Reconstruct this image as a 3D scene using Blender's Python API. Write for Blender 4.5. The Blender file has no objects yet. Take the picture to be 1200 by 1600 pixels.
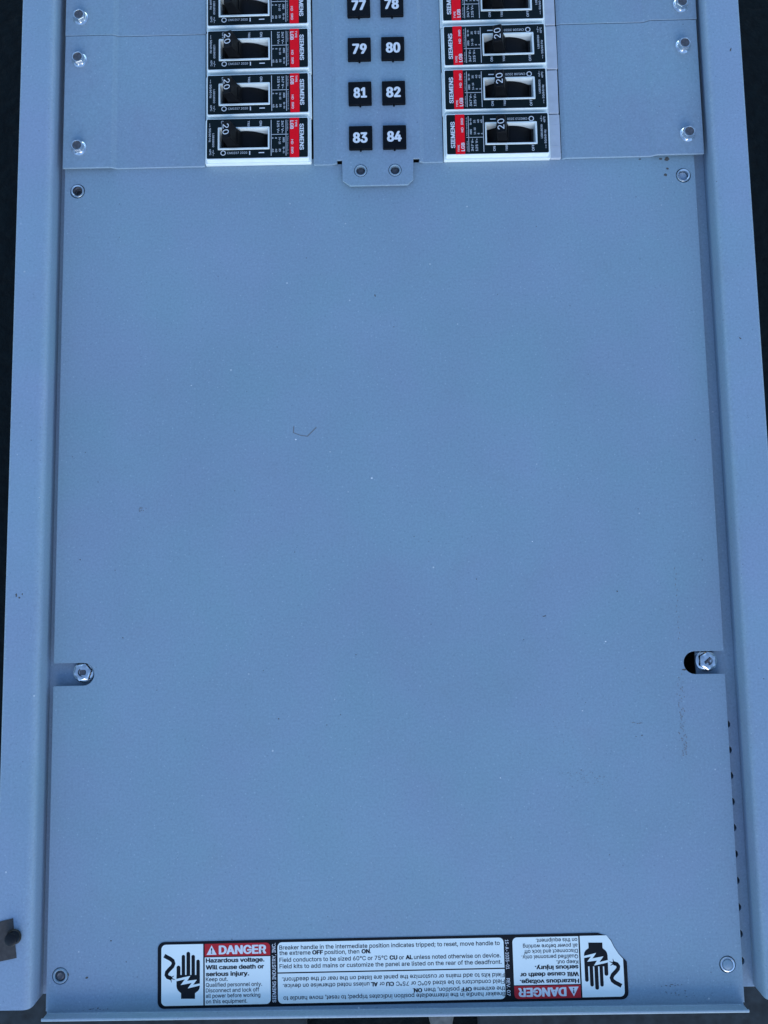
import bpy, bmesh, math, random
from mathutils import Vector, Matrix
from mathutils.geometry import tessellate_polygon

random.seed(7)
S = 0.001                      # everything below is written in millimetres
scene = bpy.context.scene
C = scene.collection

# ------------------------------------------------------------------ camera
cam_d = bpy.data.cameras.new('camera')
cam = bpy.data.objects.new('camera', cam_d)
C.objects.link(cam)
cam_d.sensor_fit = 'HORIZONTAL'
cam_d.sensor_width = 36.0
cam_d.lens = 36.0
cam_d.clip_start = 0.01
cam_d.clip_end = 200.0
RX, RY, RZ = 0.09597, 0.0109, -0.01791
cam.matrix_world = (Matrix.Translation(Vector((3.229, -16.267, 392.413)) * S)
                    @ Matrix.Rotation(RZ, 4, 'Z') @ Matrix.Rotation(RY, 4, 'Y') @ Matrix.Rotation(RX, 4, 'X'))
scene.camera = cam

# ------------------------------------------------------------------ sky, sun, exposure
SUN_EL, SUN_AZ = math.radians(25), math.radians(172)      # light from the foot of the panel
world = bpy.data.worlds.new('World')
scene.world = world
world.use_nodes = True
wn = world.node_tree
sky = wn.nodes.new('ShaderNodeTexSky')
sky.sky_type = 'NISHITA'
sky.sun_disc = False
sky.sun_elevation = SUN_EL
sky.sun_rotation = SUN_AZ
sky.air_density = 1.0
sky.dust_density = 0.0
sky.ozone_density = 3.0
wn.links.new(sky.outputs[0], wn.nodes['Background'].inputs[0])
wn.nodes['Background'].inputs[1].default_value = 0.15

sun_d = bpy.data.lights.new('sun', 'SUN')
sun_d.energy = 0.7
sun_d.angle = math.radians(40)
sun_d.color = (1.0, 0.97, 0.93)
sun = bpy.data.objects.new('sun', sun_d)
C.objects.link(sun)
d = Vector((math.sin(SUN_AZ) * math.cos(SUN_EL), math.cos(SUN_AZ) * math.cos(SUN_EL), math.sin(SUN_EL)))
sun.rotation_euler = d.to_track_quat('Z', 'Y').to_euler()
sun.location = d * 3

scene.view_settings.view_transform = 'Standard'
scene.view_settings.look = 'None'
scene.view_settings.gamma = 1.0
scene.view_settings.use_curve_mapping = False
scene.view_settings.exposure = 1.05
scene.render.engine = 'CYCLES'
scene.render.resolution_x = 768
scene.render.resolution_y = 1024

# ------------------------------------------------------------------ materials
def nodes_of(name):
    m = bpy.data.materials.new(name)
    m.use_nodes = True
    nt = m.node_tree
    return m, nt, nt.nodes['Principled BSDF']

def plain(name, col, rough=0.5, metal=0.0, var=0.06, scale=900, bump=0.0, spec=0.5):
    m, nt, b = nodes_of(name)
    tc = nt.nodes.new('ShaderNodeTexCoord')
    n = nt.nodes.new('ShaderNodeTexNoise')
    n.inputs['Scale'].default_value = scale
    n.inputs['Detail'].default_value = 4
    nt.links.new(tc.outputs['Object'], n.inputs['Vector'])
    r = nt.nodes.new('ShaderNodeValToRGB')
    r.color_ramp.elements[0].position = 0.3
    r.color_ramp.elements[1].position = 0.7
    r.color_ramp.elements[0].color = tuple(c * (1 - var) for c in col) + (1,)
    r.color_ramp.elements[1].color = tuple(min(1, c * (1 + var)) for c in col) + (1,)
    nt.links.new(n.outputs['Fac'], r.inputs[0])
    nt.links.new(r.outputs[0], b.inputs['Base Color'])
    b.inputs['Roughness'].default_value = rough
    b.inputs['Metallic'].default_value = metal
    b.inputs['Specular IOR Level'].default_value = spec
    if bump:
        bp = nt.nodes.new('ShaderNodeBump')
        bp.inputs['Strength'].default_value = bump
        bp.inputs['Distance'].default_value = 0.0003
        nt.links.new(n.outputs['Fac'], bp.inputs['Height'])
        nt.links.new(bp.outputs[0], b.inputs['Normal'])
    return m

def paint(name, col):
    """grey baked enamel: faint orange peel, cloudy handling grime, fine specks"""
    m, nt, b = nodes_of(name)
    L = nt.links.new
    tc = nt.nodes.new('ShaderNodeTexCoord')
    def noise(scale, detail=3, rough=0.5):
        n = nt.nodes.new('ShaderNodeTexNoise')
        n.inputs['Scale'].default_value = scale
        n.inputs['Detail'].default_value = detail
        n.inputs['Roughness'].default_value = rough
        L(tc.outputs['Object'], n.inputs['Vector'])
        return n
    def ramp(src, p0, p1, c0, c1):
        r = nt.nodes.new('ShaderNodeValToRGB')
        r.color_ramp.elements[0].position = p0
        r.color_ramp.elements[1].position = p1
        r.color_ramp.elements[0].color = (c0, c0, c0, 1)
        r.color_ramp.elements[1].color = (c1, c1, c1, 1)
        L(src, r.inputs[0])
        return r.outputs[0]
    def mix(fac, a, bcol, mode='MIX'):
        x = nt.nodes.new('ShaderNodeMix')
        x.data_type = 'RGBA'
        x.blend_type = mode
        if isinstance(fac, float): x.inputs[0].default_value = fac
        else: L(fac, x.inputs[0])
        for s, v in ((6, a), (7, bcol)):
            if isinstance(v, tuple): x.inputs[s].default_value = v
            else: L(v, x.inputs[s])
        return x.outputs[2]
    fine = noise(900, 4, 0.7)
    peel = noise(420, 3)
    cloud = noise(9, 5, 0.6)
    smear = noise(38, 6, 0.7)
    c = mix(ramp(fine.outputs['Fac'], 0.3, 0.7, 0, 1), tuple(k * 0.88 for k in col) + (1,), tuple(k * 1.11 for k in col) + (1,))
    c = mix(1.0, c, ramp(cloud.outputs['Fac'], 0.35, 0.7, 1.0, 0.93), 'MULTIPLY')
    c = mix(ramp(smear.outputs['Fac'], 0.56, 0.8, 0.0, 0.13), c, (0.16, 0.17, 0.18, 1))
    hue = noise(16, 4, 0.55)
    c = mix(ramp(hue.outputs['Fac'], 0.35, 0.65, 0.0, 1.0), mix(1.0, c, (0.965, 1.012, 0.985, 1), 'MULTIPLY'), mix(1.0, c, (1.045, 0.985, 1.02, 1), 'MULTIPLY'))
    # wiped, slightly streaky handling film
    mp2 = nt.nodes.new('ShaderNodeMapping')
    mp2.inputs['Rotation'].default_value = (0, 0, 0.5)
    mp2.inputs['Scale'].default_value = (1.6, 1.0, 1.0)
    L(tc.outputs['Object'], mp2.inputs[0])
    wipe = nt.nodes.new('ShaderNodeTexNoise')
    wipe.inputs['Scale'].default_value = 14
    wipe.inputs['Detail'].default_value = 7
    L(mp2.outputs[0], wipe.inputs['Vector'])
    c = mix(1.0, c, ramp(wipe.outputs['Fac'], 0.35, 0.72, 1.01, 0.965), 'MULTIPLY')
    # sparse dark and pale specks
    for sc, rad, colr, seed in ((130, 0.03, (0.08, 0.08, 0.08, 1), 0.0), (95, 0.03, (0.7, 0.72, 0.72, 1), 3.7), (420, 0.10, (0.36, 0.46, 0.52, 1), 8.1), (380, 0.09, (0.17, 0.24, 0.30, 1), 5.3)):
        mp = nt.nodes.new('ShaderNodeMapping')
        mp.inputs['Location'].default_value = (seed, seed * 1.3, seed * 0.7)
        L(tc.outputs['Object'], mp.inputs[0])
        v = nt.nodes.new('ShaderNodeTexVoronoi')
        v.inputs['Scale'].default_value = sc
        L(mp.outputs[0], v.inputs['Vector'])
        dist = ramp(v.outputs['Distance'], rad, rad * 1.8, 1, 0)
        sep = nt.nodes.new('ShaderNodeSeparateColor')
        L(v.outputs['Color'], sep.inputs[0])
        keep = ramp(sep.outputs[0], 0.70, 0.78, 0, 0.7)
        mu = nt.nodes.new('ShaderNodeMath')
        mu.operation = 'MULTIPLY'
        L(dist, mu.inputs[0]); L(keep, mu.inputs[1])
        c = mix(mu.outputs[0], c, colr)
    L(c, b.inputs['Base Color'])
    L(ramp(smear.outputs['Fac'], 0.3, 0.8, 0.34, 0.52), b.inputs['Roughness'])
    bp = nt.nodes.new('ShaderNodeBump')
    bp.inputs['Strength'].default_value = 0.12
    bp.inputs['Distance'].default_value = 0.0004
    wave = noise(11, 2)
    wm = nt.nodes.new('ShaderNodeMath'); wm.operation = 'MULTIPLY_ADD'
    wm.inputs[1].default_value = 2.5
    L(wave.outputs['Fac'], wm.inputs[0]); L(peel.outputs['Fac'], wm.inputs[2])
    L(wm.outputs[0], bp.inputs['Height'])
    L(bp.outputs[0], b.inputs['Normal'])
    return m

M = {
    'paint': paint('grey_enamel_paint', (0.248, 0.343, 0.416)),
    'rail': paint('grey_enamel_rail', (0.27, 0.36, 0.455)),
    'zinc': plain('zinc_plated_steel', (0.78, 0.79, 0.79), 0.16, 1.0, 0.08, 700, 0.0),
    'dark_steel': plain('dark_shaded_steel', (0.10, 0.10, 0.11), 0.55, 0.4, 0.3, 900, 0.4),  # studs' own dark tone; in screw recesses, painted shade and dark reflection
    'dark': plain('dark_interior', (0.012, 0.012, 0.013), 0.8, 0, 0.3),
    'white': plain('off_white_plastic', (0.74, 0.79, 0.77), 0.38, 0, 0.03, 300, 0.05),
    'shoulder': plain('pale_grey_plastic', (0.44, 0.47, 0.52), 0.45, 0, 0.05, 300, 0.1),
    'green': plain('black_green_print', (0.004, 0.010, 0.011), 0.4, 0, 0.15, 600, 0, 0.15),
    'red': plain('red_print', (0.93, 0.002, 0.012), 0.45, 0, 0.06, 900, 0, 0.15),
    'wprint': plain('white_print', (0.74, 0.75, 0.76), 0.45, 0, 0.06, 2000),
    'gprint': plain('pale_grey_print', (0.56, 0.59, 0.61), 0.5, 0, 0.15, 3000),
    'handle': plain('black_moulded_plastic', (0.003, 0.003, 0.004), 0.5, 0, 0.3, 900, 0.1, 0.15),
    'tag': plain('black_tag_plastic', (0.0025, 0.003, 0.005), 0.45, 0, 0.3, 900, 0.15, 0.15),
    'vinyl': plain('white_vinyl', (0.84, 0.90, 0.85), 0.2, 0, 0.02, 60, 0.0),
    'ink': plain('black_ink', (0.004, 0.005, 0.008), 0.4, 0, 0.2, 500, 0.0, 0.18),
    'dred': plain('dark_red_ink', (0.52, 0.02, 0.028), 0.4, 0, 0.06, 900, 0, 0.2),
    'dirt': plain('brown_dirt', (0.095, 0.09, 0.08), 0.9, 0, 0.4, 1500),
    'stain': plain('tan_residue', (0.20, 0.22, 0.24), 0.8, 0, 0.25, 1500),
    'scratch': plain('scratched_paint', (0.17, 0.18, 0.19), 0.7, 0, 0.2, 1500),
    'scuff_highlight': plain('scuff_highlight_paint', (0.30, 0.40, 0.46), 0.6, 0, 0.2, 1500),  # real scuffs on the cover; painted edge highlight on the rails
    'chip': plain('white_chip', (0.85, 0.85, 0.85), 0.6, 0, 0.05),
    'peg': plain('peg_plastic', (0.004, 0.0045, 0.006), 0.4, 0, 0.3, 900, 0.2, 0.3),
    'tape': plain('dark_grey_tape', (0.05, 0.044, 0.042), 0.8, 0, 0.25, 500, 0.3),
}

def ground_mat():
    m, nt, b = nodes_of('black_rubber_ground')
    L = nt.links.new
    tc = nt.nodes.new('ShaderNodeTexCoord')
    n = nt.nodes.new('ShaderNodeTexNoise')
    n.inputs['Scale'].default_value = 140
    n.inputs['Detail'].default_value = 8
    L(tc.outputs['Object'], n.inputs['Vector'])
    r = nt.nodes.new('ShaderNodeValToRGB')
    r.color_ramp.elements[0].position = 0.35
    r.color_ramp.elements[1].position = 0.75
    r.color_ramp.elements[0].color = (0.0018, 0.0042, 0.0055, 1)
    r.color_ramp.elements[1].color = (0.0035, 0.0085, 0.0105, 1)
    L(n.outputs['Fac'], r.inputs[0]); L(r.outputs[0], b.inputs['Base Color'])
    b.inputs['Roughness'].default_value = 0.9
    b.inputs['Specular IOR Level'].default_value = 0.15
    bp = nt.nodes.new('ShaderNodeBump')
    bp.inputs['Distance'].default_value = 0.002
    L(n.outputs['Fac'], bp.inputs['Height']); L(bp.outputs[0], b.inputs['Normal'])
    return m
M['ground'] = ground_mat()
M['concrete'] = plain('mottled_concrete', (0.018, 0.024, 0.028), 0.9, 0, 0.45, 160, 0.8)
M['gravel'] = plain('dark_gravel_stone', (0.05, 0.047, 0.042), 0.9, 0, 0.5, 260, 0.8)
M['pale_stone'] = plain('pale_stone', (0.14, 0.14, 0.13), 0.9, 0, 0.25, 300, 0.6)

# ------------------------------------------------------------------ mesh helpers (mm)
class MB:
    def __init__(self): self.v = []; self.f = []
    def add(self, vs, fs, mat=None):
        o = len(self.v)
        for p in vs:
            p = Vector(p)
            self.v.append(mat @ p if mat else p)
        self.f += [tuple(i + o for i in f) for f in fs]
        return self
    def mesh(self, name, org=(0, 0, 0)):
        me = bpy.data.meshes.new(name)
        o = Vector(org)
        me.from_pydata([(p - o) * S for p in self.v], [], self.f)
        bm = bmesh.new(); bm.from_mesh(me)
        bmesh.ops.recalc_face_normals(bm, faces=bm.faces)
        bm.to_mesh(me); bm.free()
        return me

def smooth_by_angle(me, ang=35):
    bm = bmesh.new(); bm.from_mesh(me)
    for f in bm.faces: f.smooth = True
    for e in bm.edges:
        if len(e.link_faces) == 2:
            e.smooth = e.calc_face_angle(0) < math.radians(ang)
    bm.to_mesh(me); bm.free()

def link(name, me, mat, parent=None, loc=(0, 0, 0), bevel=0.0, smooth=True):
    if smooth: smooth_by_angle(me)
    me.materials.clear()
    me.materials.append(M[mat])
    o = bpy.data.objects.new(name, me)
    C.objects.link(o)
    o.location = Vector(loc) * S
    if parent: o.parent = parent
    if bevel:
        b = o.modifiers.new('bevel', 'BEVEL')
        b.width = bevel * S; b.segments = 2; b.limit_method = 'ANGLE'; b.angle_limit = math.radians(40)
    return o

def tag(o, label, cat, group=None):
    o['label'] = label; o['category'] = cat
    if group: o['group'] = group
    return o

def empty(name, loc, label, cat, group=None):
    e = bpy.data.objects.new(name, None)
    e.empty_display_size = 0.01
    C.objects.link(e)
    e.location = Vector(loc) * S
    return tag(e, label, cat, group)

def box(mb, x0, x1, y0, y1, z0, z1):
    v = [(x, y, z) for z in (z0, z1) for x, y in ((x0, y0), (x1, y0), (x1, y1), (x0, y1))]
    mb.add(v, [(3, 2, 1, 0), (4, 5, 6, 7), (0, 1, 5, 4), (1, 2, 6, 5), (2, 3, 7, 6), (3, 0, 4, 7)])
    return mb

def lathe(mb, prof, n=32, at=(0, 0, 0), hexring=None, rot=0.0):
    """prof: list of (r, z); a point with r=0 closes; hexring: indices drawn as hexagon"""
    rings = []
    vs, fs = [], []
    for k, (r, z) in enumerate(prof):
        if r < 1e-6:
            rings.append([len(vs)]); vs.append((at[0], at[1], at[2] + z)); continue
        ids = []
        for i in range(n):
            a = 2 * math.pi * i / n + rot
            rr = r
            if hexring and k in hexring:
                t = (a - rot) % (math.pi / 3) - math.pi / 6
                rr = r / math.cos(t)
            ids.append(len(vs)); vs.append((at[0] + rr * math.cos(a), at[1] + rr * math.sin(a), at[2] + z))
        rings.append(ids)
    for a, b in zip(rings, rings[1:]):
        if len(a) == 1 and len(b) == 1: continue
        for i in range(n):
            j = (i + 1) % n
            if len(a) == 1: fs.append((a[0], b[i], b[j]))
            elif len(b) == 1: fs.append((a[i], a[j], b[0]))
            else: fs.append((a[i], a[j], b[j], b[i]))
    mb.add(vs, fs)
    return mb

def round_path(pts, radii, seg=6):
    out = []
    for i, p in enumerate(pts):
        r = radii[i]
        if r <= 0 or i in (0, len(pts) - 1): out.append(p); continue
        a, b, c = Vector(pts[i - 1]), Vector(p), Vector(pts[i + 1])
        u, w = (a - b).normalized(), (c - b).normalized()
        ang = math.acos(max(-1, min(1, u.dot(w))))
        t = min(r / math.tan(ang / 2), (a - b).length * .49, (c - b).length * .49)
        p0, p1 = b + u * t, b + w * t
        for k in range(seg + 1):
            s = k / seg
            out.append(tuple((1 - s) ** 2 * p0 + 2 * s * (1 - s) * b + s * s * p1))
    return out

def sheet(mb, path, th, y0, y1, axis='Y'):
    """sheet metal: open path in (x,z) thickened downwards by th, swept y0..y1 (axis Y) or, axis X, path in (y,z)"""
    P = [Vector(p) for p in path]
    N = []
    for i in range(len(P)):
        t = (P[min(i + 1, len(P) - 1)] - P[max(i - 1, 0)]).normalized()
        N.append(Vector((-t.y, t.x)))
    low = [p - n * th for p, n in zip(P, N)]
    n = len(P)
    ring = P + low[::-1]
    m = len(ring)
    if axis == 'Y': vs = [(q.x, y0, q.y) for q in ring] + [(q.x, y1, q.y) for q in ring]
    else: vs = [(y0, q.x, q.y) for q in ring] + [(y1, q.x, q.y) for q in ring]
    fs = [(i, (i + 1) % m, m + (i + 1) % m, m + i) for i in range(m)]
    for o in (0, m):
        for i in range(n - 1):
            fs.append((o + i, o + i + 1, o + m - 2 - i, o + m - 1 - i))
    mb.add(vs, fs)
    return mb

def rrect(x0, x1, y0, y1, r, seg=6, corners=(1, 1, 1, 1)):
    """counter-clockwise from bottom left; corners bl, br, tr, tl"""
    pts = []
    for (cx, cy, a0), on, (px, py) in zip(((x0 + r, y0 + r, 180), (x1 - r, y0 + r, 270), (x1 - r, y1 - r, 0), (x0 + r, y1 - r, 90)),
                                         corners, ((x0, y0), (x1, y0), (x1, y1), (x0, y1))):
        if not on: pts.append((px, py)); continue
        for k in range(seg + 1):
            a = math.radians(a0 + 90 * k / seg)
            pts.append((cx + r * math.cos(a), cy + r * math.sin(a)))
    return pts

def circle(cx, cy, r, n=32):
    return [(cx + r * math.cos(2 * math.pi * i / n), cy + r * math.sin(2 * math.pi * i / n)) for i in range(n)]

def slab(mb, loops, z0, z1, bev=0.0, mat=None):
    """filled outline(s) with holes (even-odd), from z0 to z1"""
    cu = bpy.data.curves.new('outline', 'CURVE')
    cu.dimensions = '2D'; cu.fill_mode = 'BOTH'
    cu.extrude = (z1 - z0) / 2 - bev
    cu.bevel_depth = bev; cu.bevel_resolution = 1; cu.offset = -bev
    for lp in loops:
        sp = cu.splines.new('POLY')
        sp.points.add(len(lp) - 1)
        for p, q in zip(sp.points, lp): p.co = (q[0], q[1], 0, 1)
        sp.use_cyclic_u = True
    ob = bpy.data.objects.new('outline', cu)
    C.objects.link(ob)
    dg = bpy.context.evaluated_depsgraph_get()
    me = bpy.data.meshes.new_from_object(ob.evaluated_get(dg))
    zc = (z0 + z1) / 2
    mb.add([(v.co.x, v.co.y, v.co.z + zc) for v in me.vertices], [tuple(p.vertices) for p in me.polygons], mat)
    bpy.data.objects.remove(ob); bpy.data.curves.remove(cu); bpy.data.meshes.remove(me)
    return mb

def flat(mb, poly, z, mat=None):
    tris = tessellate_polygon([[Vector((p[0], p[1], 0)) for p in poly]])
    mb.add([(p[0], p[1], z) for p in poly], [tuple(t) for t in tris], mat)
    return mb

def stroke(mb, pts, w, z, mat=None, taper=False):
    P = [Vector(p) for p in pts]
    a, b = [], []
    for i in range(len(P)):
        t = (P[min(i + 1, len(P) - 1)] - P[max(i - 1, 0)]).normalized()
        n = Vector((-t.y, t.x)) * (w / 2 * ((1 - i / (len(P) - 1)) * .8 + .2 if taper else 1))
        a.append(P[i] + n); b.append(P[i] - n)
    return flat(mb, [tuple(p) for p in a + b[::-1]], z, mat)

# ---- lettering
_tc = {}
FONT = None
try:      # the sans face that ships with Blender; the built-in face is used if it is missing
    import os
    for _f in ('Inter.woff2', 'DejaVuSans.woff2'):
        _p = os.path.join(bpy.utils.system_resource('DATAFILES'), 'fonts', _f)
        if os.path.exists(_p):
            FONT = bpy.data.fonts.load(_p); break
except Exception:
    FONT = None
def _area(lp): return sum(a[0] * b[1] - b[0] * a[1] for a, b in zip(lp, lp[1:] + lp[:1])) / 2
def _inside(p, lp):
    c = False
    for a, b in zip(lp, lp[1:] + lp[:1]):
        if (a[1] > p[1]) != (b[1] > p[1]) and p[0] < (b[0] - a[0]) * (p[1] - a[1]) / (b[1] - a[1]) + a[0]: c = not c
    return c
def text_raw(s, bold):
    """flat glyphs: every outer contour filled with its own counters, so overlapping strokes stay solid"""
    key = (s, bold)
    if key in _tc: return _tc[key]
    cu = bpy.data.curves.new('letters', 'FONT')
    cu.body = s; cu.size = 1.0; cu.resolution_u = 3
    if FONT: cu.font = FONT
    cu.fill_mode = 'NONE'
    ob = bpy.data.objects.new('letters', cu)
    C.objects.link(ob)
    dg = bpy.context.evaluated_depsgraph_get()
    me = bpy.data.meshes.new_from_object(ob.evaluated_get(dg))
    co = [(v.co.x, v.co.y) for v in me.vertices]
    nb = {}
    for e in me.edges:
        a, b = e.vertices
        nb.setdefault(a, []).append(b); nb.setdefault(b, []).append(a)
    seen, loops = set(), []
    for st_ in range(len(co)):
        if st_ in seen or st_ not in nb: continue
        lp, prev, cur = [], None, st_
        # edges of a contour run in vertex order, so follow the next index first
        while cur not in seen:
            seen.add(cur); lp.append(cur)
            nx = [q for q in nb[cur] if q not in seen]
            if not nx: break
            cur = cur + 1 if cur + 1 in nx else nx[0]
        if len(lp) > 2: loops.append([co[q] for q in lp])
    bpy.data.objects.remove(ob); bpy.data.curves.remove(cu); bpy.data.meshes.remove(me)
    v0, f0 = [], []
    if loops:
        ars = [_area(l) for l in loops]
        sign = 1 if max(ars, key=abs) > 0 else -1
        outs = [k for k, a in enumerate(ars) if a * sign > 0]
        holes = {k: [] for k in outs}
        for k, a in enumerate(ars):
            if a * sign > 0: continue
            own = [o for o in outs if _inside(loops[k][0], loops[o])]
            if own: holes[min(own, key=lambda o: abs(ars[o]))].append(k)
        for n_, o in enumerate(outs):
            grp = [loops[o]] + [loops[h] for h in holes[o]]
            base = len(v0)
            v0 += [(p[0], p[1], (n_ % 2) * .002) for g_ in grp for p in g_]
            f0 += [tuple(q + base for q in t) for t in tessellate_polygon([[Vector((p[0], p[1], 0)) for p in g_] for g_ in grp])]
    vs, fs = [], []
    k = 1 if bold < .008 else (4 if bold < .025 else 10)      # bold: the same glyphs printed again a hair to each side
    for i in range(k):
        a = 2 * math.pi * (i + .5) / k
        dx, dy = (bold * math.cos(a), .55 * bold * math.sin(a)) if k > 1 else (0, 0)
        o = len(vs)
        vs += [(x + dx, y + dy, z + i * .004) for x, y, z in v0]
        fs += [tuple(q + o for q in f) for f in f0]
    _tc[key] = (vs, fs)
    return _tc[key]
def extent(s, bold=0.0):
    vs, _ = text_raw(s, bold)
    xs = [v[0] for v in vs]; ys = [v[1] for v in vs]
    return min(xs), max(xs), min(ys), max(ys)
CAP = extent('H')[3]
def advance(s, bold=0.0):
    a = extent('|' + s + '|', bold); b = extent('||', bold)
    return (a[1] - a[0]) - (b[1] - b[0])

def put(mb, s, x, y, cap, width=None, ang=0.0, bold=0.0, z=0.0, mat=None):
    """letters starting at x,y (baseline), cap height, stretched to width along the line"""
    vs, fs = text_raw(s, bold)
    x0, x1, _, _ = extent(s, bold)
    sy = cap / (CAP + 1.1 * bold)
    sx = width / (x1 - x0) if width else sy
    ca, sa = math.cos(math.radians(ang)), math.sin(math.radians(ang))
    out = []
    for vx, vy, vz in vs:
        px, py = (vx - x0) * sx, (vy + .55 * bold) * sy
        out.append((x + px * ca - py * sa, y + px * sa + py * ca, z + vz))
    mb.add(out, fs, mat)

def put_rich(mb, segs, x, y, cap, width, z, mat=None):
    """segs: (text, bold) runs on one line"""
    adv = [advance(s, b) for s, b in segs]
    k = width / sum(adv)
    cx = x
    for (s, b), a in zip(segs, adv):
        st = s.strip()
        lead = advance(s[:len(s) - len(s.lstrip())], b) if s != s.lstrip() else 0
        x0, x1, _, _ = extent(st, b)
        put(mb, st, cx + lead * k + .0, y, cap, (x1 - x0) * k, 0, b, z, mat)
        cx += a * k

# ------------------------------------------------------------------ ground
gb = MB(); box(gb, -6000, 6000, -6000, 6000, -110, -100)
g = link('ground', gb.mesh('ground'), 'ground', smooth=False)
g['kind'] = 'structure'
for poly in ([(-420, -216), (-52, -221), (-60, -620), (-420, -620)], [(46, -221), (420, -216), (420, -620), (70, -620)]):
    pb = MB(); slab(pb, [poly], -100, -90, 1.2)
    link('pavement', pb.mesh('pavement'), 'concrete')['kind'] = 'structure'
pb = MB(); slab(pb, [[(19, -268), (24, -290), (31, -290), (36, -267), (27, -264)]], -100, -90.5, 1.5)
tag(link('stone_chip', pb.mesh('stone_chip', (25, -280, -100)), 'pale_stone', None, (25, -280, -100)), 'pale stone chip in the dark gap of the paving below the cover plate', 'stone')

# ------------------------------------------------------------------ enclosure
TOP = 420                                   # runs on above the picture
LIPL, LIPR = -172.0, 175.0
OUTL, OUTR = -189.5, 193.0
RAILZ, FLZ = 10.0, -4.8
enc = empty('electrical_enclosure', (0, 0, -100), 'grey painted steel enclosure box lying face up with raised rails along both sides', 'enclosure')
EO = (0, 0, -100)
for side in (0, 1):
    mb = MB()
    if side == 0:
        path = round_path([(OUTL, -98), (OUTL, RAILZ), (LIPL, RAILZ), (LIPL - .6, FLZ)], [0, .4, 4.2, 0], 8)
    else:
        path = round_path([(LIPR + .7, FLZ), (LIPR, RAILZ), (OUTR, RAILZ), (OUTR, -98)], [0, 3.6, .4, 0], 8)
    sheet(mb, path, 1.5, -213, TOP)
    link('side_rail', mb.mesh('side_rail', EO), 'rail', enc)
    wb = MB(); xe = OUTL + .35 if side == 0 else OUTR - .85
    for k in range(40):                     # edge highlight painted on as pale strips of uneven length
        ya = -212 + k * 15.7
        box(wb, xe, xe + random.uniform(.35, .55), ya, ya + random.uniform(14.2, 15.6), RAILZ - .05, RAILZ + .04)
    link('edge_highlight', wb.mesh('edge_highlight', EO), 'scuff_highlight', enc, smooth=False)['kind'] = 'stuff'
    # narrow flange that the cover is screwed to, with a row of holes on the right
    fb = MB()
    if side == 0:
        slab(fb, [[(LIPL - 2.2, -213), (-145, -213), (-145, TOP), (LIPL - 2.2, TOP)]], FLZ - 1.5, FLZ, .1)
    else:
        lp = [[(156.5, -214), (LIPR + 2.4, -214), (LIPR + 2.4, TOP), (156.5, TOP)]]
        lp += [circle(170.15, -88.6 - 12.6 * k, 2.0, 20) for k in range(10)]
        slab(fb, lp, FLZ - 1.5, FLZ, .1)
    link('cover_flange', fb.mesh('cover_flange', EO), 'rail', enc)
    if side == 1:
        for k in range(10):
            rb = MB()
            lathe(rb, [(0, -5.6), (1.35, -5.6), (1.35, -4.6), (0, -4.4)], 18, (170.15, -88.6 - 12.6 * k, FLZ + 3.2))
            link('slug', rb.mesh('slug', EO), 'rail', enc)
bk = MB(); box(bk, OUTL + 1.6, OUTR - 1.6, -208, TOP, -99, -97)
link('back_plate', bk.mesh('back_plate', EO), 'dark', enc)
ew = MB(); box(ew, OUTL + 1.6, OUTR - 1.6, -212, -210, -96.9, -12)
link('end_wall', ew.mesh('end_wall', EO), 'rail', enc)
eb = MB(); box(eb, -140, 150, 195, TOP, -46, -44)
link('bus_plate', eb.mesh('bus_plate', EO), 'dark', enc)

# ------------------------------------------------------------------ lower cover
cov = empty('cover_plate', (0, 0, 0), 'large plain grey steel cover plate below the breakers, upturned bottom edge', 'cover plate')
XL, XR, YB, YT = -168.9, 168.9, -218.8, 213.0
def notch(xe, xc, yc, r, left):
    """slot open to the side edge with a round end, listed so the outline stays counter-clockwise"""
    n = 12
    if left:   # going down the left edge
        arc = [(xc + r * math.sin(math.pi * k / n), yc + r * math.cos(math.pi * k / n)) for k in range(n + 1)]
        return [(xe, yc + r)] + arc + [(xe, yc - r)]
    arc = [(xc - r * math.sin(math.pi * k / n), yc - r * math.cos(math.pi * k / n)) for k in range(n + 1)]
    return [(xe, yc - r)] + arc + [(xe, yc + r)]
outer = [(XL, YB), (XR, YB)] + notch(XR, 154.3, -57.3, 5.7, False) + [(XR, YT), (XL, YT)] + notch(XL, -153.9, -57.9, 5.7, True)
bosses = {'TL': (-161.9, 197.8), 'TR': (162.6, 199.0), 'BL': (-162.2, -202.5), 'BR': (161.8, -201.3)}
mb = MB()
slab(mb, [outer] + [circle(x, y, 4.0) for x, y in bosses.values()]
     + [[(-21.9, 209.7), (-19.4, 209.7), (-19.3, 212.2), (-22.4, 212.2)], [(18.8, 209.7), (21.6, 209.7), (22.2, 212.2), (18.8, 212.2)]], -1.5, 0, 0.12)
# bottom edge turned up and folded back inwards as a narrow lip
fl = round_path([(YB, 0), (-219.8, 0), (-219.8, 5.5), (-219.0, 5.5)], [0, .7, .35, 0], 5)
sheet(mb, fl, -.8, XL + .6, XR - .6, 'X')
link('panel', mb.mesh('panel'), 'paint', cov)

def fitting(name, at, prof, mat, parent, n=28):
    b = MB(); lathe(b, prof, n, (0, 0, 0))
    return link(name, b.mesh(name), mat, parent, at)
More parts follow.
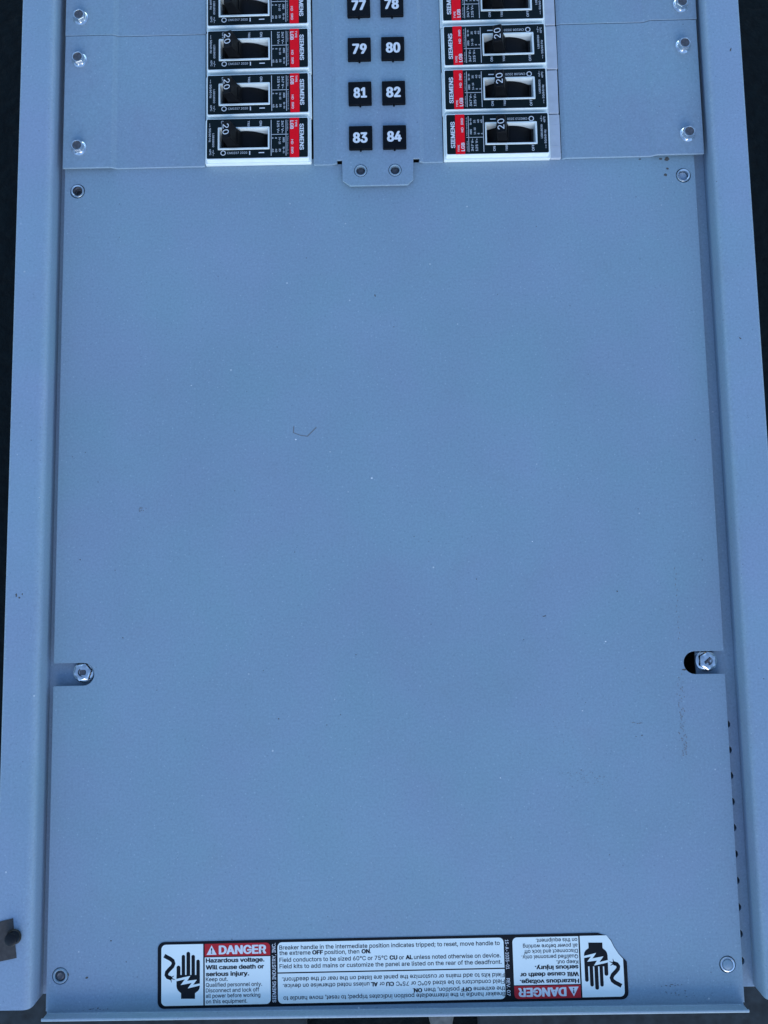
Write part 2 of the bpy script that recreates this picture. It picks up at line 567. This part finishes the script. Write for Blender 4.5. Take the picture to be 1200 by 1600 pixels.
# pressed collars and the studs seen inside them
collar = [(2.6, -1.4), (2.6, .25), (2.9, .45), (3.4, .35), (3.75, -.3), (3.75, -1.4)]
for key, (x, y) in bosses.items():
    fitting('collar', (x, y, 0), collar, 'zinc' if key != 'BL' else 'paint', cov)
fitting('stud_hole', (*bosses['TL'], 0), [(2.55, -1.0), (2.2, -1.2), (1.9, -2.2), (1.5, -2.3), (1.2, -3.4), (0, -3.5)], 'dark_steel', cov)
fitting('stud', (*bosses['TR'], 0), [(2.5, -1.6), (2.3, -1.2), (1.6, -.9), (0, -.9)], 'rail', cov)
fitting('stud', (*bosses['BL'], 0), [(2.5, -1.4), (2.4, -.6), (1.7, -.1), (1.4, .1), (0, -.4)], 'dark_steel', cov)
fitting('stud', (*bosses['BR'], 0), [(2.55, -1.4), (2.5, .2), (2.1, .75), (1.2, 1.05), (0, 1.1)], 'paint', cov)

def slot_screw(at, rot, square):
    b = MB()
    lathe(b, [(0, -3), (4.4, -1.55), (4.4, 0), (5.3, .05), (5.4, .5), (4.6, .95), (4.1, 1.1), (3.9, 2.6), (3.4, 3.0), (2.1, 2.9), (1.9, 1.9), (0, 1.8)],
          36, (0, 0, 0), {6, 7}, rot)
    s = link('cover_screw', b.mesh('cover_screw'), 'zinc', cov, at)
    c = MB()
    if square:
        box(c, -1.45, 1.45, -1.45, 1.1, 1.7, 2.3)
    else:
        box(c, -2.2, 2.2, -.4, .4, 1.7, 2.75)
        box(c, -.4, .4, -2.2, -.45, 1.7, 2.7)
    cr = link('recess_shade', c.mesh('recess_shade'), 'dark_steel', s)  # dark block painting in the shade of the driver recess
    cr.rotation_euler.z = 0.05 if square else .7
slot_screw((-154.6, -57.0, -3.2), 0.2, True)
slot_screw((161.1, -56.6, -3.2), 0.5, False)

# ------------------------------------------------------------------ hex screw shared mesh
hb = MB()
lathe(hb, [(0, -2), (1.8, -2), (1.8, 0), (3.9, 0.02), (4.1, .35), (3.4, .8), (2.95, 1.0), (2.95, 2.8), (2.75, 3.2), (2.4, 3.25), (2.25, 2.9)],
      36, (0, 0, 0), {6, 7, 8})
hex_me = hb.mesh('hex_screw')
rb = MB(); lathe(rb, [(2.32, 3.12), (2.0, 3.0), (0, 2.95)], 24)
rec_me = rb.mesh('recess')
def hex_screw(parent, x, y, z, rot, org):
    s = link('hex_screw', hex_me, 'zinc', parent, (x - org[0], y - org[1], z - org[2]))
    s.rotation_euler.z = rot
    link('recess', rec_me, 'dark_steel', s)  # dark colour here paints in a dark reflection on the screw top

# ------------------------------------------------------------------ dead front plates beside the breakers
def dead_front(xs, y0, y1, label, screws):
    org = (sum(xs) / len(xs), (y0 + y1) / 2, 0)
    e = empty('dead_front_plate', org, label, 'filler plate', 'filler plates beside the breakers')
    mb = MB()
    if xs[0] < 0:
        path = round_path([(xs[0], 2.75), (-143.2, 2.75), (-140.6, 1.35), (xs[1], 1.35)], [0, 1.6, 1.6, 0], 5)
    else:
        path = round_path([(xs[0], .6), (xs[0] + 2.2, 1.35), (144.9, 1.35), (148.0, 2.75), (xs[1], 2.75)], [0, 1.5, 1.6, 1.6, 0], 5)
    sheet(mb, path, 1.2, y0, y1)
    link('plate', mb.mesh('plate', org), 'paint', e, bevel=.22)
    for x, y, r in screws: hex_screw(e, x, y, 2.76, r, org)
dead_front((-169.1, -92.9), 209.4, 284.9, 'grey filler plate with two hex screws outboard of the switched-off breakers', [(-161.1, 270.6, .3), (-160.4, 220.4, .15)])
dead_front((-169.3, -92.9), 285.25, TOP, 'grey filler plate beyond the seam, outboard of the farthest switched-off breaker', [(-160.9, 295.1, .5)])
dead_front((98.0, 173.2), 209.4, 285.6, 'grey filler plate with two hex screws outboard of the switched-on breakers, brown residue below', [(165.2, 270.2, .1), (164.8, 220.2, .25)])
dead_front((98.0, 173.6), 286.0, TOP, 'grey filler plate beyond the seam, outboard of the farthest switched-on breaker', [(165.1, 293.9, .4)])

# ------------------------------------------------------------------ number strip
ORG = (0, 250, 0)
strip = empty('number_strip', ORG, 'grey steel centre strip between breaker columns carrying black number tags', 'number strip')
mb = MB()
ZC = 2.5
holes = [circle(-9.5, 204.4, 3.5), circle(8.8, 204.3, 3.5)]
slab(mb, [[(-22.6, TOP), (-22.6, 209.2), (-22.0, 210.6), (-19.4, 210.6), (-19.2, 199.0), (-15.2, 196.0), (15.3, 196.0), (18.4, 198.8), (18.7, 210.6), (21.8, 210.6), (22.4, 209.2), (22.4, TOP)]] + holes,
     ZC - 1.2, ZC, .22)
sheet(mb, round_path([(-34.6, 1.3), (-24.6, 1.3), (-22.55, ZC - .03)], [0, 1.5, 0], 5), 1.2, 209.0, TOP)
sheet(mb, round_path([(22.35, ZC - .03), (24.4, 1.3), (34.6, 1.3)], [0, 1.5, 0], 5), 1.2, 209.0, TOP)
link('strip_plate', mb.mesh('strip_plate', ORG), 'paint', strip)
for hx, hy in ((-9.5, 204.4), (8.8, 204.3)):
    fitting('collar', (hx, hy - 250, ZC), [(2.45, -2.4), (2.45, .1), (2.7, .3), (3.1, .2), (3.3, -.4), (3.3, -2.4)], 'paint', strip)
    fitting('stud', (hx, hy - 250, ZC), [(2.4, -2.4), (2.2, -1.7), (1.7, -1.5), (0, -1.5)], 'dark_steel', strip)

tb = MB(); slab(tb, [rrect(-6.25, 6.25, -6.5, 6.5, .5, 4)], ZC - 1, ZC + 1.6, .25)
lathe(tb, [(0, ZC + 1.2), (.5, ZC + 1.1), (.6, ZC - .3)], 10, (0, -6.7, 0))
tag_me = tb.mesh('number_tag')
TY = [297.8, 272.5, 247.2, 222.1]
for r, y in enumerate(TY):
    for c, x in enumerate((-9.2, 8.9)):
        num = str(77 + 2 * r + c)
        t = link('number_tag', tag_me, 'tag', strip, (x, y - 250, 0))
        t.rotation_euler.z = math.radians(random.uniform(-.7, .7))
        nb = MB()
        w = 7.8 if '1' not in num else 7.2
        jx, jy = random.uniform(-.25, .25), random.uniform(-.2, .2)
        put(nb, num, -w / 2 + jx, -2.9 + jy, 5.9, w, 0, 0.05, ZC + 1.62)
        link('numerals', nb.mesh('numerals'), 'wprint', t, smooth=False)

# ------------------------------------------------------------------ breakers
ZF, ZBODY = 5.5, 2.6
WIN_O = (-21.0, 6.5, -6.3, 6.2)
WIN_I = (-20.1, 5.7, -5.4, 5.35)
def rect(a): return [(a[0], a[2]), (a[1], a[2]), (a[1], a[3]), (a[0], a[3])]
def zx(x, y): # photo measurement on the 79 breaker -> breaker millimetres
    return ((x - .0115 * (y - 489) * -1 - 586) / 18.4, (489.5 - (y + .0132 * (x - 586))) / 17.2)

cap_b = MB()
slab(cap_b, [rrect(-27.5, 27.5, -11.7, 11.5, 1.0, 4), rect(WIN_I)], ZBODY - .5, ZF, .3)
cap_me = cap_b.mesh('cap')
bh = MB(); slab(bh, [rrect(-28.4, 28.4, -12.35, 12.5, .6, 3), rect(WIN_I)], .2, ZBODY, .2)
body_me = bh.mesh('housing')
sh = MB(); slab(sh, [rrect(-34.0, -28.45, -12.3, 12.3, .4, 3)], .2, 2.1, .25)
for k in range(3): box(sh, -33.6, -28.6, -6.5 + 6 * k, -6.3 + 6 * k, 2.0, 2.18)
shoulder_me = sh.mesh('shoulder')
base_b = MB(); box(base_b, -27, 27, -5.8, 10.5, -44, .15); base_me = base_b.mesh('base')
lab_b = MB(); slab(lab_b, [rrect(-26.9, 26.9, -11.0, 11.0, .7, 4), rect(WIN_O)], ZF, ZF + .05)
lab_me = lab_b.mesh('face_label')
rim_b = MB(); slab(rim_b, [rrect(*WIN_O, .5, 3), rect(WIN_I)], ZF - .5, ZF + .5, .15); rim_me = rim_b.mesh('window_rim')
red_b = MB()
rx0, rx1 = zx(905, 489)[0], zx(995, 489)[0]
flat(red_b, [(rx0, -11.15), (rx1, -11.15), (rx1, 11.1), (rx0, 11.1)], ZF + .08)
red_me = red_b.mesh('red_band')
Zt = ZF + .12

def vtext(mb, s, xc, y0, y1, cap, bold=0.0):
    """letters turned to read downwards: photo column centre xc, from row y0 to y1; cap in photo px"""
    x, yt = zx(xc, y0); _, yb = zx(xc, y1)
    c = cap / 18.4
    put(mb, s, x - c / 2, yt, c, yt - yb, -90, bold, Zt)

lt, lg = MB(), MB()
vtext(lt, 'SIEMENS', 1023, 352, 605, 41, .032)
vtext(lt, 'LGB', 927, 322, 404, 34, .03)
vtext(lt, 'TYPE', 968, 316, 382, 20, .02)
vtext(lt, 'HD', 928, 505, 551, 22, .02)
vtext(lt, 'SWD', 928, 576, 640, 22, .02)
for s, x, a, b_, c in (('347 V~', 835, 322, 442, 23), ('125 V=', 793, 322, 442, 23), ('AWG', 845, 482, 532, 20), ('lb-in', 845, 576, 636, 18),
                       ('14-10', 806, 482, 548, 19), ('35', 806, 592, 622, 19), ('8', 770, 484, 496, 19), ('40', 770, 594, 626, 19),
                       ('6', 738, 484, 496, 19), ('45', 738, 594, 626, 19), ('ON', 622, 322, 370, 24), ('TRIP', 502, 322, 388, 20), ('OFF', 245, 322, 385, 24),
                       ('~= 50/60 Hz', 122, 345, 526, 19), ('40\u00b0C', 124, 594, 652, 19), ('LGB1B020', 155, 442, 575, 18), ('=/~', 155, 602, 660, 18)):
    vtext(lg, s, x, a, b_, c, .024)
vtext(lg, 'Cu/Al Wire', 885, 320, 420, 11)
vtext(lg, 'Cable torque lb-in', 885, 470, 645, 11)
def bar(mb, x0, x1, y0, y1):
    a = zx((x0 + x1) / 2, (y0 + y1) / 2); w = (x1 - x0) / 18.4 / 2; h = (y1 - y0) / 17.2 / 2
    flat(mb, [(a[0] - w, a[1] - h), (a[0] + w, a[1] - h), (a[0] + w, a[1] + h), (a[0] - w, a[1] + h)], Zt)
bar(lg, 719, 725, 314, 660); bar(lg, 865, 870, 314, 660); bar(lg, 725, 890, 452, 457)
bar(lt, 505, 515, 614, 650); bar(lt, 598, 652, 625, 634)
ox, oy = zx(250, 632)
n = 28
vs = [(ox + r * math.cos(2 * math.pi * i / n), oy + r * math.sin(2 * math.pi * i / n), Zt) for r in (1.0, 1.4) for i in range(n)]
lt.add(vs, [(i, (i + 1) % n, n + (i + 1) % n, n + i) for i in range(n)])
lt_me, lg_me = lt.mesh('lettering'), lg.mesh('small_print')

# rocker drum that closes the window, and the toggle standing on it
PX, RD = -7.2, 20.0
PZ = 4.0 - RD
db = MB()
arc = []
for k in range(25):
    a = math.asin((-12.75 + 25.5 * k / 24) / RD)
    arc.append((PX + RD * math.sin(a), PZ + RD * math.cos(a)))
vs = [(x, y, z) for y in (-5.2, 4.9) for x, z in arc] + [(x, y, -2.0) for y in (-5.2, 4.9) for x, z in arc]
m_ = len(arc)
fs = [(i, i + 1, m_ + i + 1, m_ + i) for i in range(m_ - 1)] + [(i, i + 1, 2 * m_ + i + 1, 2 * m_ + i) for i in range(m_ - 1)] + \
     [(m_ + i, m_ + i + 1, 3 * m_ + i + 1, 3 * m_ + i) for i in range(m_ - 1)]
db.add(vs, fs)
drum_me = db.mesh('rocker_drum')
tgb = MB()
# in toggle coordinates: pivot at origin, z outwards
prof = [(-3.6, 19.3), (3.6, 19.3), (2.7, 24.0), (2.35, 30.6), (1.9, 31.0), (-1.9, 31.0), (-2.35, 30.6), (-2.7, 24.0)]
k_ = len(prof)
vs = [(x, y, z) for y in (-4.8, 4.6) for x, z in prof]
tgb.add(vs, [tuple(range(k_)), tuple(range(2 * k_ - 1, k_ - 1, -1))] + [(i, (i + 1) % k_, k_ + (i + 1) % k_, k_ + i) for i in range(k_)])
tog_me = tgb.mesh('toggle')
nb = MB(); put(nb, '20', -1.65, 3.0, 3.4, 5.7, -90, 0.0, 31.05)
rate_me = nb.mesh('rating_number')
grv = MB(); 
for gx in (-3.05, 3.05): box(grv, gx - .25, gx + .25, -3.4, 3.2, 20.0, 23.6)
grip_me = grv.mesh('grip_rib')

def breaker(kind, x, y, num, serial, theta):
    where = {'L': 'toggle off', 'R': 'toggle on'}[kind]
    row = {0: 'fourth up from the cover plate', 1: 'third up from the cover plate', 2: 'second up from the cover plate', 3: 'next to the cover plate'}[(num - 77) // 2]
    e = empty('circuit_breaker', (x, y, 0), 'white breaker with its %s, beside number tag %d, %s' % (where, num, row), 'circuit breaker',
              'breakers either side of the number strip')
    e.rotation_euler.z = (math.pi if kind == 'R' else 0) + math.radians(random.uniform(-.35, .35))
    h = link('housing', body_me, 'white', e)
    if kind == 'R': link('shoulder', shoulder_me, 'shoulder', e)
    link('base', base_me, 'dark', e)
    cp = link('front_cap', cap_me, 'white', e)
    link('window_rim', rim_me, 'white', cp)
    fl_ = link('face_label', lab_me, 'green', e, smooth=False)
    link('red_band', red_me, 'red', fl_, smooth=False)
    link('lettering', lt_me, 'wprint', fl_, smooth=False)
    link('small_print', lg_me, 'gprint', fl_, smooth=False)
    sb = MB()
    sx, sy = zx(290, 632)
    put(sb, serial, sx, sy - .62, 1.25, 10.6, 0, .01, Zt)
    link('serial_print', sb.mesh('serial_print'), 'gprint', fl_, smooth=False)
    link('rocker_drum', drum_me, 'handle', e)
    t = link('toggle', tog_me, 'handle', e, (PX, 0, PZ), bevel=.3)
    t.rotation_euler.y = theta
    link('rating_number', rate_me, 'wprint', t, smooth=False)
    link('grip_rib', grip_me, 'handle', t, bevel=.15)
LY = [297.9, 272.6, 247.1, 222.1]
RYs = [297.4, 271.9, 246.7, 221.5]
for i in range(4):
    jl = (0.0, 0.15, 0.1, -.25)[i]; jr = (-.1, .15, -.1, 0.1)[i]
    breaker('L', -63.88 + jl, LY[i], 77 + 2 * i, 'CM0357 2020', math.radians(-14.3 + (.6, .3, -.2, -.4)[i]))
    breaker('R', 63.35 + jr, RYs[i], 78 + 2 * i, 'CM0213 2020' if i == 3 else 'CM108 2020', math.radians(12.2 + (.3, .6, -.3, 0)[i]))

# ------------------------------------------------------------------ warning label
WLC = (-.6, -202.0, 0)
wl = empty('warning_label', WLC, 'long black bordered danger label with red headers, torn at one corner', 'label')
wl.rotation_euler.z = math.radians(.42)
def P(x, y):   # photo pixel measured on the label -> label millimetres
    return ((x - 614) / 3.22, -(y - 1516.5 + .0195 * (x - 614)) / 3.4)
def Z6(x, y): return P(240 + x / 6, 1460 + y / 6)
R180 = Matrix.Rotation(math.pi, 4, 'Z')
tear = [(100.5, 15.4), (104.5, 14.0), (106.8, 12.0), (108.2, 8.8), (110.2, 5.6), (113.2, 2.6), (113.9, 1.8)]
out = rrect(-113.9, 113.9, -15.4, 15.4, 3.2, 6, (1, 1, 0, 1))
i_tr = out.index((113.9, 15.4))
out = out[:i_tr] + tear[::-1] + out[i_tr + 1:]
b = MB(); slab(b, [out], .02, .2)
link('backing', b.mesh('backing'), 'ink', wl, smooth=False)
ZW = .23
def Wq(x, y): return Z6(x, y + 0)
# white fields
cell_l, cell_m0, cell_m1, cell_r = Z6(78, 0)[0], Z6(473, 0)[0], Z6(487, 0)[0], Z6(1105, 0)[0]
ytop, ybot = 14.2, -14.1
def field(name, poly, mat, z, M4=None):
    b = MB(); flat(b, poly, z, M4)
    return link(name, b.mesh(name), mat, wl, smooth=False)
field('white_field', rrect(cell_l, cell_m0, ybot, ytop, 2.2, 6, (1, 0, 0, 1)), 'vinyl', ZW)
torn = rrect(-cell_m0, -cell_l, ybot, ytop, 2.2, 6, (0, 1, 0, 0))
itr = torn.index((-cell_l, ytop))
torn = torn[:itr] + [(-cell_l, 3.2), (110.0, 5.6), (108.0, 8.8), (106.6, 11.8), (104.6, ytop)] + torn[itr + 1:]
field('white_field', torn, 'vinyl', ZW)
yred = ytop - 5.85
for M4 in (None, R180):
    field('white_field', rrect(cell_m1, cell_r, ybot, yred - .45, 2.2, 6, (0, 1, 0, 0)), 'vinyl', ZW, M4)
    field('red_header', rrect(cell_m1, cell_r, yred, ytop, 2.0, 6, (0, 0, 1, 0)), 'dred', ZW, M4)
mx0, mx1 = P(435.6, 1518)[0], P(790, 1511)[0]
field('white_field', rrect(mx0, mx1, .3, ytop, 2.2, 6, (0, 0, 1, 1)), 'vinyl', ZW)
field('white_field', rrect(mx0, mx1, ybot, -.3, 2.2, 6, (1, 1, 0, 0)), 'vinyl', ZW)

ZT = .26
for M4 in (None, R180):
    # danger header
    ink, whi, mid = MB(), MB(), MB()
    hy = yred + .85
    put(whi, 'DANGER', Z6(620, 0)[0], hy, 4.15, 23.2, 0, .045, ZT, M4)
    ax = Z6(505, 0)[0]
    flat(whi, [(ax, hy - .1), (ax + 4.9, hy - .1), (ax + 2.45, hy + 4.3)], ZT, M4)
    flat(ink, [(ax + 2.1, hy + 2.9), (ax + 2.8, hy + 2.9), (ax + 2.6, hy + 1.3), (ax + 2.3, hy + 1.3)], ZT + .02, M4)
    flat(ink, circle(ax + 2.45, hy + .75, .33, 12), ZT + .02, M4)
    X0 = Z6(497, 0)[0]
    for s, yb, xe, cap, bo in (('Hazardous voltage.', 262, 1050, 2.0, .036), ('Will cause death or', 327, 1045, 2.0, .036), ('serious injury.', 390, 905, 2.0, .036),
                               ('Keep out.', 437, 703, 1.8, .0), ('Qualified personnel only.', 490, 1025, 1.8, .0), ('Disconnect and lock off', 542, 998, 1.8, .0),
                               ('all power before working', 592, 1008, 1.8, .0), ('on this equipment.', 645, 885, 1.8, .0)):
        put(ink, s, X0, Z6(497, yb)[1] + .05, cap, (xe - 497) / 6 / 3.22, 0, max(bo, .014), ZT, M4)
    # four lines of the middle field
    B = .042
    x0 = P(438.5, 0)[0]
    for segs, yb, xe in (([('Breaker handle in the intermediate position indicates tripped; to reset, move handle to', .014)], 1483.2, 784.8),
                         ([('the extreme ', .014), ('OFF', B), (' position, then ', .014), ('ON', B), ('.', .014)], 1491.8, 583),
                         ([('Field conductors to be sized 60\u00b0C or 75\u00b0C ', .014), ('CU', B), (' or ', .014), ('AL', B), (' unless noted otherwise on device.', .014)], 1502.6, 785.5),
                         ([('Field kits to add mains or customize the panel are listed on the rear of the deadfront.', .014)], 1512.8, 787)):
        put_rich(mid, segs, x0, P(438.5, yb)[1], 1.95, (xe - 438.5) / 3.22, ZT, M4)
    link('header_lettering', whi.mesh('header_lettering'), 'wprint', wl, smooth=False)
    link('warning_lettering', ink.mesh('warning_lettering'), 'ink', wl, smooth=False)
    link('instruction_lettering', mid.mesh('instruction_lettering'), 'ink', wl, smooth=False)
for txts in ([('SIEMENS INDUSTRY, INC.', Z6(1156, 0)[0], -13.4, 1.75, 27.4, 90)],
             [('15-A-1035-01', P(792.3, 0)[0], 13.2, 1.65, 13.6, -90), ('REV. 07', P(792.3, 0)[0], -4.6, 1.65, 8.0, -90)]):
    whi = MB()
    for t_, tx, ty, cp_, w_, an in txts: put(whi, t_, tx, ty, cp_, w_, an, .014, ZT)
    link('spine_lettering', whi.mesh('spine_lettering'), 'wprint', wl, smooth=False)

# struck hand and live cable
def capsule(x0, x1, y0, y1):
    r = (x1 - x0) / 2; cx = (x0 + x1) / 2
    pts = [(cx - r * math.cos(math.pi * k / 8), y0 + r - r * math.sin(math.pi * k / 8)) for k in range(9)]
    return pts + [(x1, y1), (x0, y1)]
for M4 in (None, R180):
    hb_ = MB()
    def zp(poly): return [Z6(x, y + .0 * (x - 278)) for x, y in poly]
    dz = 0.0
    for f in ((222, 258, 288, 420), (270, 302, 187, 420), (315, 350, 158, 420), (362, 395, 187, 420), (408, 441, 232, 420)):
        flat(hb_, zp(capsule(*f)), ZT + dz, M4); dz += .002
    flat(hb_, zp([(221, 376), (441, 376), (441, 480), (437, 505), (425, 525), (395, 548), (395, 600), (264, 600), (264, 548), (238, 525), (226, 505), (221, 480)]), ZT + dz, M4)
    link('hand_symbol', hb_.mesh('hand_symbol'), 'ink', wl, smooth=False)
    bb = MB()
    flat(bb, zp([(218, 414), (352, 384), (322, 431), (414, 420), (378, 468), (444, 455), (444, 474), (326, 503), (364, 451), (260, 471), (300, 417), (218, 436)]), ZT + .03, M4)
    link('lightning_bolt', bb.mesh('lightning_bolt'), 'vinyl', wl, smooth=False)
    cb_ = MB()
    pts = []
    ctrl = [(106, 194), (135, 210), (162, 224), (186, 243), (194, 268), (182, 296), (152, 326), (130, 352), (125, 376), (138, 396), (168, 406)]
    stroke(cb_, zp(ctrl), 36 / 6 / 3.22, ZT, M4)
    for a, l in ((20, 44), (-35, 40), (80, 42), (140, 20)):
        stroke(cb_, zp([(166, 406), (166 + l * math.cos(math.radians(a)), 406 + l * math.sin(math.radians(a)))]), .75, ZT + .005, M4, True)
    link('cable_symbol', cb_.mesh('cable_symbol'), 'ink', wl, smooth=False)
# ------------------------------------------------------------------ tape patch and black peg on the rail
tp = MB(); slab(tp, [[(-189.2, -191.2), (-179.0, -189.3), (-180.2, -180), (-181.2, -171.2), (-189.2, -173.0)]], RAILZ + .03, RAILZ + .35, .05)
tag(link('tape_patch', tp.mesh('tape_patch', (-185, -181, RAILZ)), 'tape', None, (-185, -181, RAILZ)), 'dark grey tape patch stuck on the side rail under a black peg', 'tape')
pg = MB(); lathe(pg, [(0, 0), (3.4, 0), (3.6, .4), (3.4, .9), (3.1, 1.2), (3.1, 3.4), (2.9, 3.9), (2.5, 4.1), (0, 4.1)], 32)
tag(link('black_peg', pg.mesh('black_peg'), 'peg', None, (-180.2, -179.4, RAILZ + .36)), 'short round black peg standing at the edge of the tape patch', 'peg')

# ------------------------------------------------------------------ marks on the cover (own shapes: scratches, residue, chips)
sc = MB()
stroke(sc, [(-46.4, 67.2), (-46.7, 63.8)], .55, .03)
stroke(sc, [(-46.8, 63.9), (-43.0, 62.4), (-39.4, 61.8)], .45, .035)
stroke(sc, [(-39.4, 61.8), (-37.0, 64.2), (-34.7, 66.4)], .6, .03)
link('scratch', sc.mesh('scratch'), 'scratch', cov, smooth=False)['kind'] = 'stuff'
sf = MB()
for k in range(70):
    x, y = random.uniform(-160, 160), random.uniform(-180, 190)
    a, l = random.gauss(.3, .9), random.uniform(.8, 5)
    bend = random.uniform(-.4, .4)
    stroke(sf, [(x, y), (x + l * .5 * math.cos(a), y + l * .5 * math.sin(a)), (x + l * math.cos(a + bend), y + l * math.sin(a + bend))], random.uniform(.08, .2), .02 + .0001 * k)
link('fine_scuff', sf.mesh('fine_scuff'), 'scuff_highlight', cov, smooth=False)['kind'] = 'stuff'
ch = MB(); dk = MB(); st = MB()
def blob(mb, x, y, rx, ry, z, a=0.0, n=9):
    ca, sa = math.cos(a), math.sin(a)
    pts = []
    for i in range(n):
        t = 2 * math.pi * i / n; k = random.uniform(.65, 1.2)
        px, py = rx * k * math.cos(t), ry * k * math.sin(t)
        pts.append((x + px * ca - py * sa, y + px * sa + py * ca))
    flat(mb, pts, z)
for x, y, r in ((-6.3, 39.3, .55), (97, -80, .35), (110, -46, .4), (55, -112, .35), (75, 5, .3), (-45.5, 60.2, .45), (40, 120, .3), (-100, 90, .3)): blob(ch, x, y, r, r * .7, .03)
for x, y, rx, ry, a in ((79.4, -32.9, .5, .35, 0), (80.2, -32.7, .4, .35, 0), (117, -21, .4, .4, 0), (-3, 136.4, .35, .9, .2), (-149.2, -203.5, .75, .7, 0),
                        (-137.6, -186.5, .4, .35, 0), (-130, -196.4, .35, .3, 0), (126, -92.4, .5, .25, 0), (123, -93, .35, .2, 0), (148.5, -60.6, 1.2, .45, 0),
                        (154.4, 208.2, 1.6, 1.3, 0), (150.8, 208.5, 1.0, .5, 0), (154.3, 203, .8, .6, 0), (153, 199.5, .9, 1.0, 0), (140, 208.7, .8, .4, 0),
                        (-148, 40, .3, .3, 0), (-134, -40, .35, .3, 0), 
                        (98, -203, .3, .3, 0), (-55, -81.5, .35, .3, 0), (46, -13.5, .3, .3, 0), (-156.5, 0, .3, .4, .3), (-158.3, -202, .5, 1.2, 0)):
    blob(dk, x, y, rx, ry, .03, a)
for k in range(5): blob(st, 121.5 + k * 1.15 + random.uniform(-.3, .3), -86.2 - .12 * k + .3 * math.sin(k * 2), .65, .22, .032 + .001 * k, random.uniform(-.3, .3))
for k in range(60):
    y = -63 - 40 * (k / 60) ** .8
    x = 146.0 + random.gauss(0, 1.1) + (.8 if k > 40 else 0)
    blob(st, x, y, random.uniform(.2, .5), random.uniform(.2, .6), .03 + .0005 * k, 0, 7)
for k in range(30):
    blob(st, random.gauss(96, 5), random.gauss(-112, 2.2), .35, .2, .04, 0, 6); blob(st, random.gauss(82, 22), random.gauss(-92, 16), random.uniform(.15, .4), .2, .041, random.uniform(0, 3), 6)
    if k < 14: blob(st, 147.0 + random.gauss(0, .4), -10 - 2.7 * k, .25, .6, .04, 0, 6)
    if k < 12: blob(st, -125 + random.gauss(0, 1.2), 25.6 + random.gauss(0, .8), .4, .3, .04, 0, 6)
for k in range(46):   # handling grime smudges near the folded edge
    cx, cy, sx_, sy_ = ((138, -214.5, 5, .9), (-146, -218.0, 3.2, .35), (135, -210.5, 2.2, .5))[k % 3]
    blob(dk, random.gauss(cx, sx_), max(-218.4, random.gauss(cy, sy_)), random.uniform(.15, .6), random.uniform(.1, .22), .03 + k * .0005, random.uniform(-.3, .3), 7)
for k in range(40):   # chipped, dirty top of the folded edge
    blob(dk, random.choice((random.uniform(-165, 165), random.gauss(118, 9))), random.uniform(-220.3, -219.1), random.uniform(.2, .9), random.uniform(.1, .3), 5.53 + k * .0005, 0, 7)
link('paint_chip', ch.mesh('paint_chip'), 'chip', cov, smooth=False)['kind'] = 'stuff'
link('dirt_speck', dk.mesh('dirt_speck'), 'dirt', cov, smooth=False)['kind'] = 'stuff'
link('tan_residue', st.mesh('tan_residue'), 'stain', cov, smooth=False)['kind'] = 'stuff'
rk = MB()
blob(rk, -184.0, -17.5, .5, .9, RAILZ + .03 ); blob(rk, -182.5, -18.8, .6, .5, RAILZ + .03); blob(rk, -181.0, -17.0, .35, .5, RAILZ + .03)
blob(rk, 187.2, 262.5, .4, 1.1, RAILZ + .03, -.3); blob(rk, 182.5, 106, .7, .4, RAILZ + .03, -.6)
link('dirt_speck', rk.mesh('dirt_speck', EO), 'dirt', enc, smooth=False)['kind'] = 'stuff'
